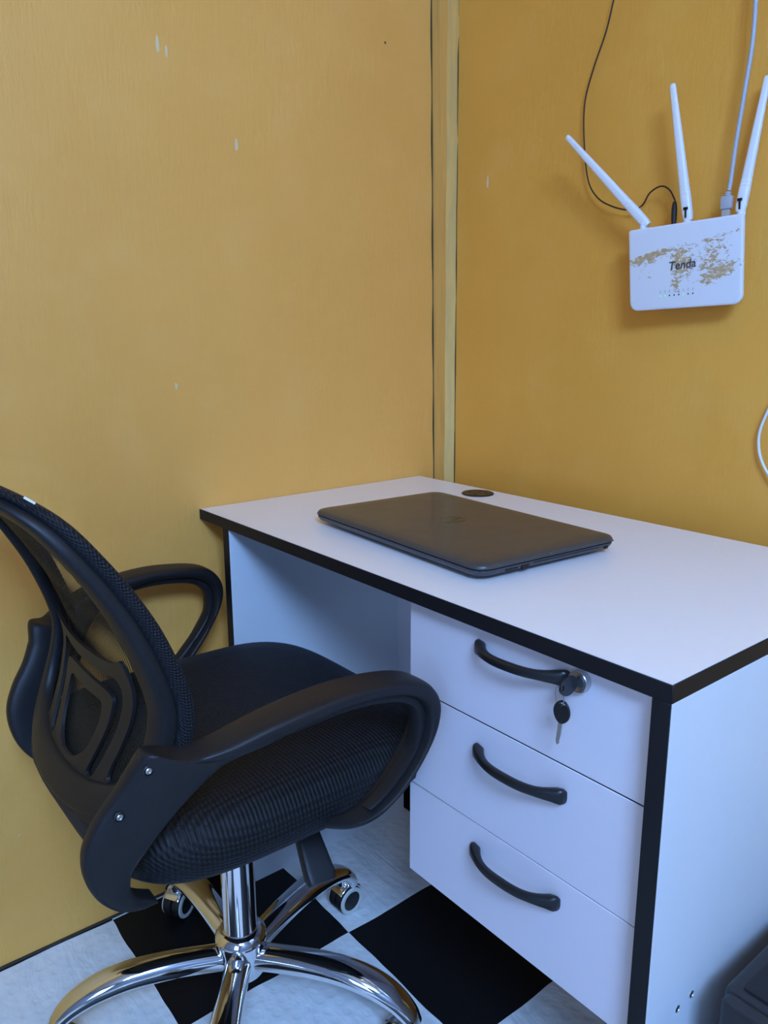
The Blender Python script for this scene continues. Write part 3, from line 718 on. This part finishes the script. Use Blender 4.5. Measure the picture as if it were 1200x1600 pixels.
for k in range(8):
    x = -.0385+k*.00800; z = -.0445+k*.00005; g_ = k in (0, 1, 5)
    b = bmesh.new(); bm_lathe(b, [(.0001, 0), (.0013, 0), (.0012, .0005), (.0001, .0006)], axis_mtx((x, -.0141, z), (0, -1, 0)), 12)
    o = frombm('status_light', b, M_LEDG if g_ else M_PORT, rbody); o['label'] = 'lit green status light' if g_ else 'unlit status light'
    b = bmesh.new(); bm_box(b, (x-.0018, -.0146, z+.0048), (x+.0018, -.0142, z+.0052)); bm_tube(b, [(x+.0011*math.cos(q), -.0144, z+.0076+.0011*math.sin(q)) for q in [2*pi*i/10 for i in range(10)]], .00022, 5, True)
    frombm('icon', b, M_INK2, rbody)
Ri = (Matrix.Translation(rtc) @ Rm).inverted()
for k, (bx, tip) in enumerate(((-.0755, (.400, -.080, 1.4015)), (.0015, (.578, -.048, 1.450)), (.0870, (.717, -.022, 1.4345)))):
    an = None
    tl = Ri @ Vector(tip); b0 = Vector((bx, -.001, H_-.002)); piv = Vector((bx, -.001, H_+.0125))
    bm = bmesh.new(); bm_lathe(bm, [(.0001, 0), (.0062, 0), (.0062, .009), (.0068, .0095), (.0068, .0115), (.0055, .0120), (.0055, .0175), (.0001, .0175)], Matrix.Translation(b0), 20)
    an = frombm('antenna', bm, M_WHITEP, router)
    d = (tl-piv).normalized(); Ln = (tl-piv).length; sd = d.cross(Vector((0, 1, 0))).normalized(); nn = sd.cross(d)
    R = []
    for s_, a_, b_ in ((-.055, .0060, .0048), (-.03, .0072, .0058), (.0, .0078, .0064), (.10, .0080, .0066), (.14, .0080, .0066), (.145, .0076, .0062), (.150, .0079, .0065), (.17, .0078, .0064), (.175, .0074, .0060), (.18, .0077, .0063), (.20, .0076, .0062), (.205, .0072, .0058), (.21, .0074, .0060), (.6, .0062, .0048), (.985, .0046, .0036), (1.0, .0036, .0028)):
        R.append(supersec(piv+d*Ln*s_, sd, nn, a_, b_, 3.2, 20))
    bm = bmesh.new(); rings(bm, R); bl = frombm('blade', bm, M_WHITEP, an)
    if k:
        q0 = piv+d*Ln*.0; bm = bmesh.new()
        bm_box(bm, (q0.x-.0014, q0.y-.0075, q0.z-.006), (q0.x+.0014, q0.y-.0055, q0.z+.010), .0003, 1); bm_box(bm, (q0.x-.0036, q0.y-.0075, q0.z+.006), (q0.x+.0036, q0.y-.0055, q0.z+.010), .0003, 1)
        frombm('hinge_slot', bm, M_PORT, an)
# black power cable
pts = [(.470, -.006, 2.44), (.468, -.008, 2.05), (.452, -.012, 1.70), (.4375, -.010, 1.645), (.4311, -.012, 1.6185), (.4188, -.012, 1.5731), (.3955, -.010, 1.5237), (.3797, -.010, 1.4705), (.3823, -.010, 1.4067), (.3964, -.012, 1.3402), (.4194, -.013, 1.3069), (.4519, -.014, 1.2879), (.488, -.014, 1.2773), (.5143, -.016, 1.2805), (.5313, -.020, 1.2987), (.5548, -.025, 1.3056), (.573, -.028, 1.2972), (.5860, -.030, 1.2790)]
pc_ = thing('power_cable', 'thin black power cable running down the wall into the router', 'cable', pts[0])
reloc(tube('wire', catmull(pts, 6), .0013, M_RUBBER, None, 8), pc_)
reloc(lathe('plug', [(.0001, -.008), (.0036, -.008), (.0044, .003), (.0046, .018), (.0036, .026), (.0022, .030), (.0001, .030)], M_RUBBER, None, axis_mtx((.5882, -.033, 1.2475), (-.05, .03, 1)), 20), pc_)
# grey network cable
pts = [(.655, -.008, 2.44), (.660, -.010, 2.05), (.678, -.018, 1.75), (.6880, -.024, 1.60), (.6896, -.026, 1.5562), (.6917, -.027, 1.4889), (.6869, -.028, 1.4215), (.681, -.029, 1.3521), (.6782, -.03, 1.2983), (.6770, -.031, 1.282)]
nc = thing('network_cable', 'thick blue-grey network cable hanging down into the top of the router', 'cable', pts[0])
reloc(tube('wire', catmull(pts, 6), .0033, M_BLUEGREY, None, 12), nc)
bm = bmesh.new()
bm_lathe(bm, [(.0001, .024), (.0042, .024), (.0048, .022), (.0040, .021), (.0050, .019), (.0042, .018), (.0052, .016), (.0001, .016)], Matrix.Translation((.6763, -.032, 1.2560)), 16)
bm_box(bm, (.6763-.0085, -.038, 1.2545), (.6763+.0085, -.026, 1.2745), .0025, 2)
reloc(frombm('connector_boot', bm, M_BLUEGREY, None), nc)
reloc(box('connector_plug', (.6763-.006, -.036, 1.2420), (.6763+.006, -.028, 1.2548), M_CLEAR, None, .0008, 1), nc)
# white cable loop at the right edge
pts = [(1.05, -.005, 2.44), (1.04, -.005, 1.60), (1.00, -.005, 1.22), (.92, -.005, 1.08), (.842, -.006, 1.025), (.790, -.008, .992), (.7700, -.010, .968), (.7580, -.010, .940), (.7515, -.010, .911), (.7560, -.010, .880), (.7718, -.010, .852), (.800, -.010, .822), (.850, -.012, .780), (.880, -.020, .60), (.885, -.020, .30), (.890, -.020, .004)]
tag(tube('cable', catmull(pts, 6), .0022, M_WCABLE, None, 10), 'white cable bowed against the wall at the right edge, below the router', 'cable')

# ------------------------------------------------------------------ black tower standing beside the desk
tw = thing('computer_tower', 'black plastic computer case on the floor beside the right end of the desk', 'computer tower', (1.13, -.35, 0))
def tp(o): return reloc(o, tw)
tp(box('case', (1.025, -.535, .012), (1.225, -.14, .400), M_TOWER, None, .009, 4))
tp(box('front_panel', (1.031, -.552, .012), (1.219, -.532, .398), M_TOWER, None, .006, 3))
tp(box('top_panel', (1.041, -.525, .395), (1.211, -.16, .4035), M_PLAST, None, .003, 2))
for x in (1.05, 1.20):
    for y in (-.50, -.18):
        bm = bmesh.new(); bm_lathe(bm, [(.0001, 0), (.012, 0), (.014, .013), (.0001, .013)], Matrix.Translation((x, y, 0)), 16)
        tp(frombm('foot_pad', bm, M_RUBBER, None))
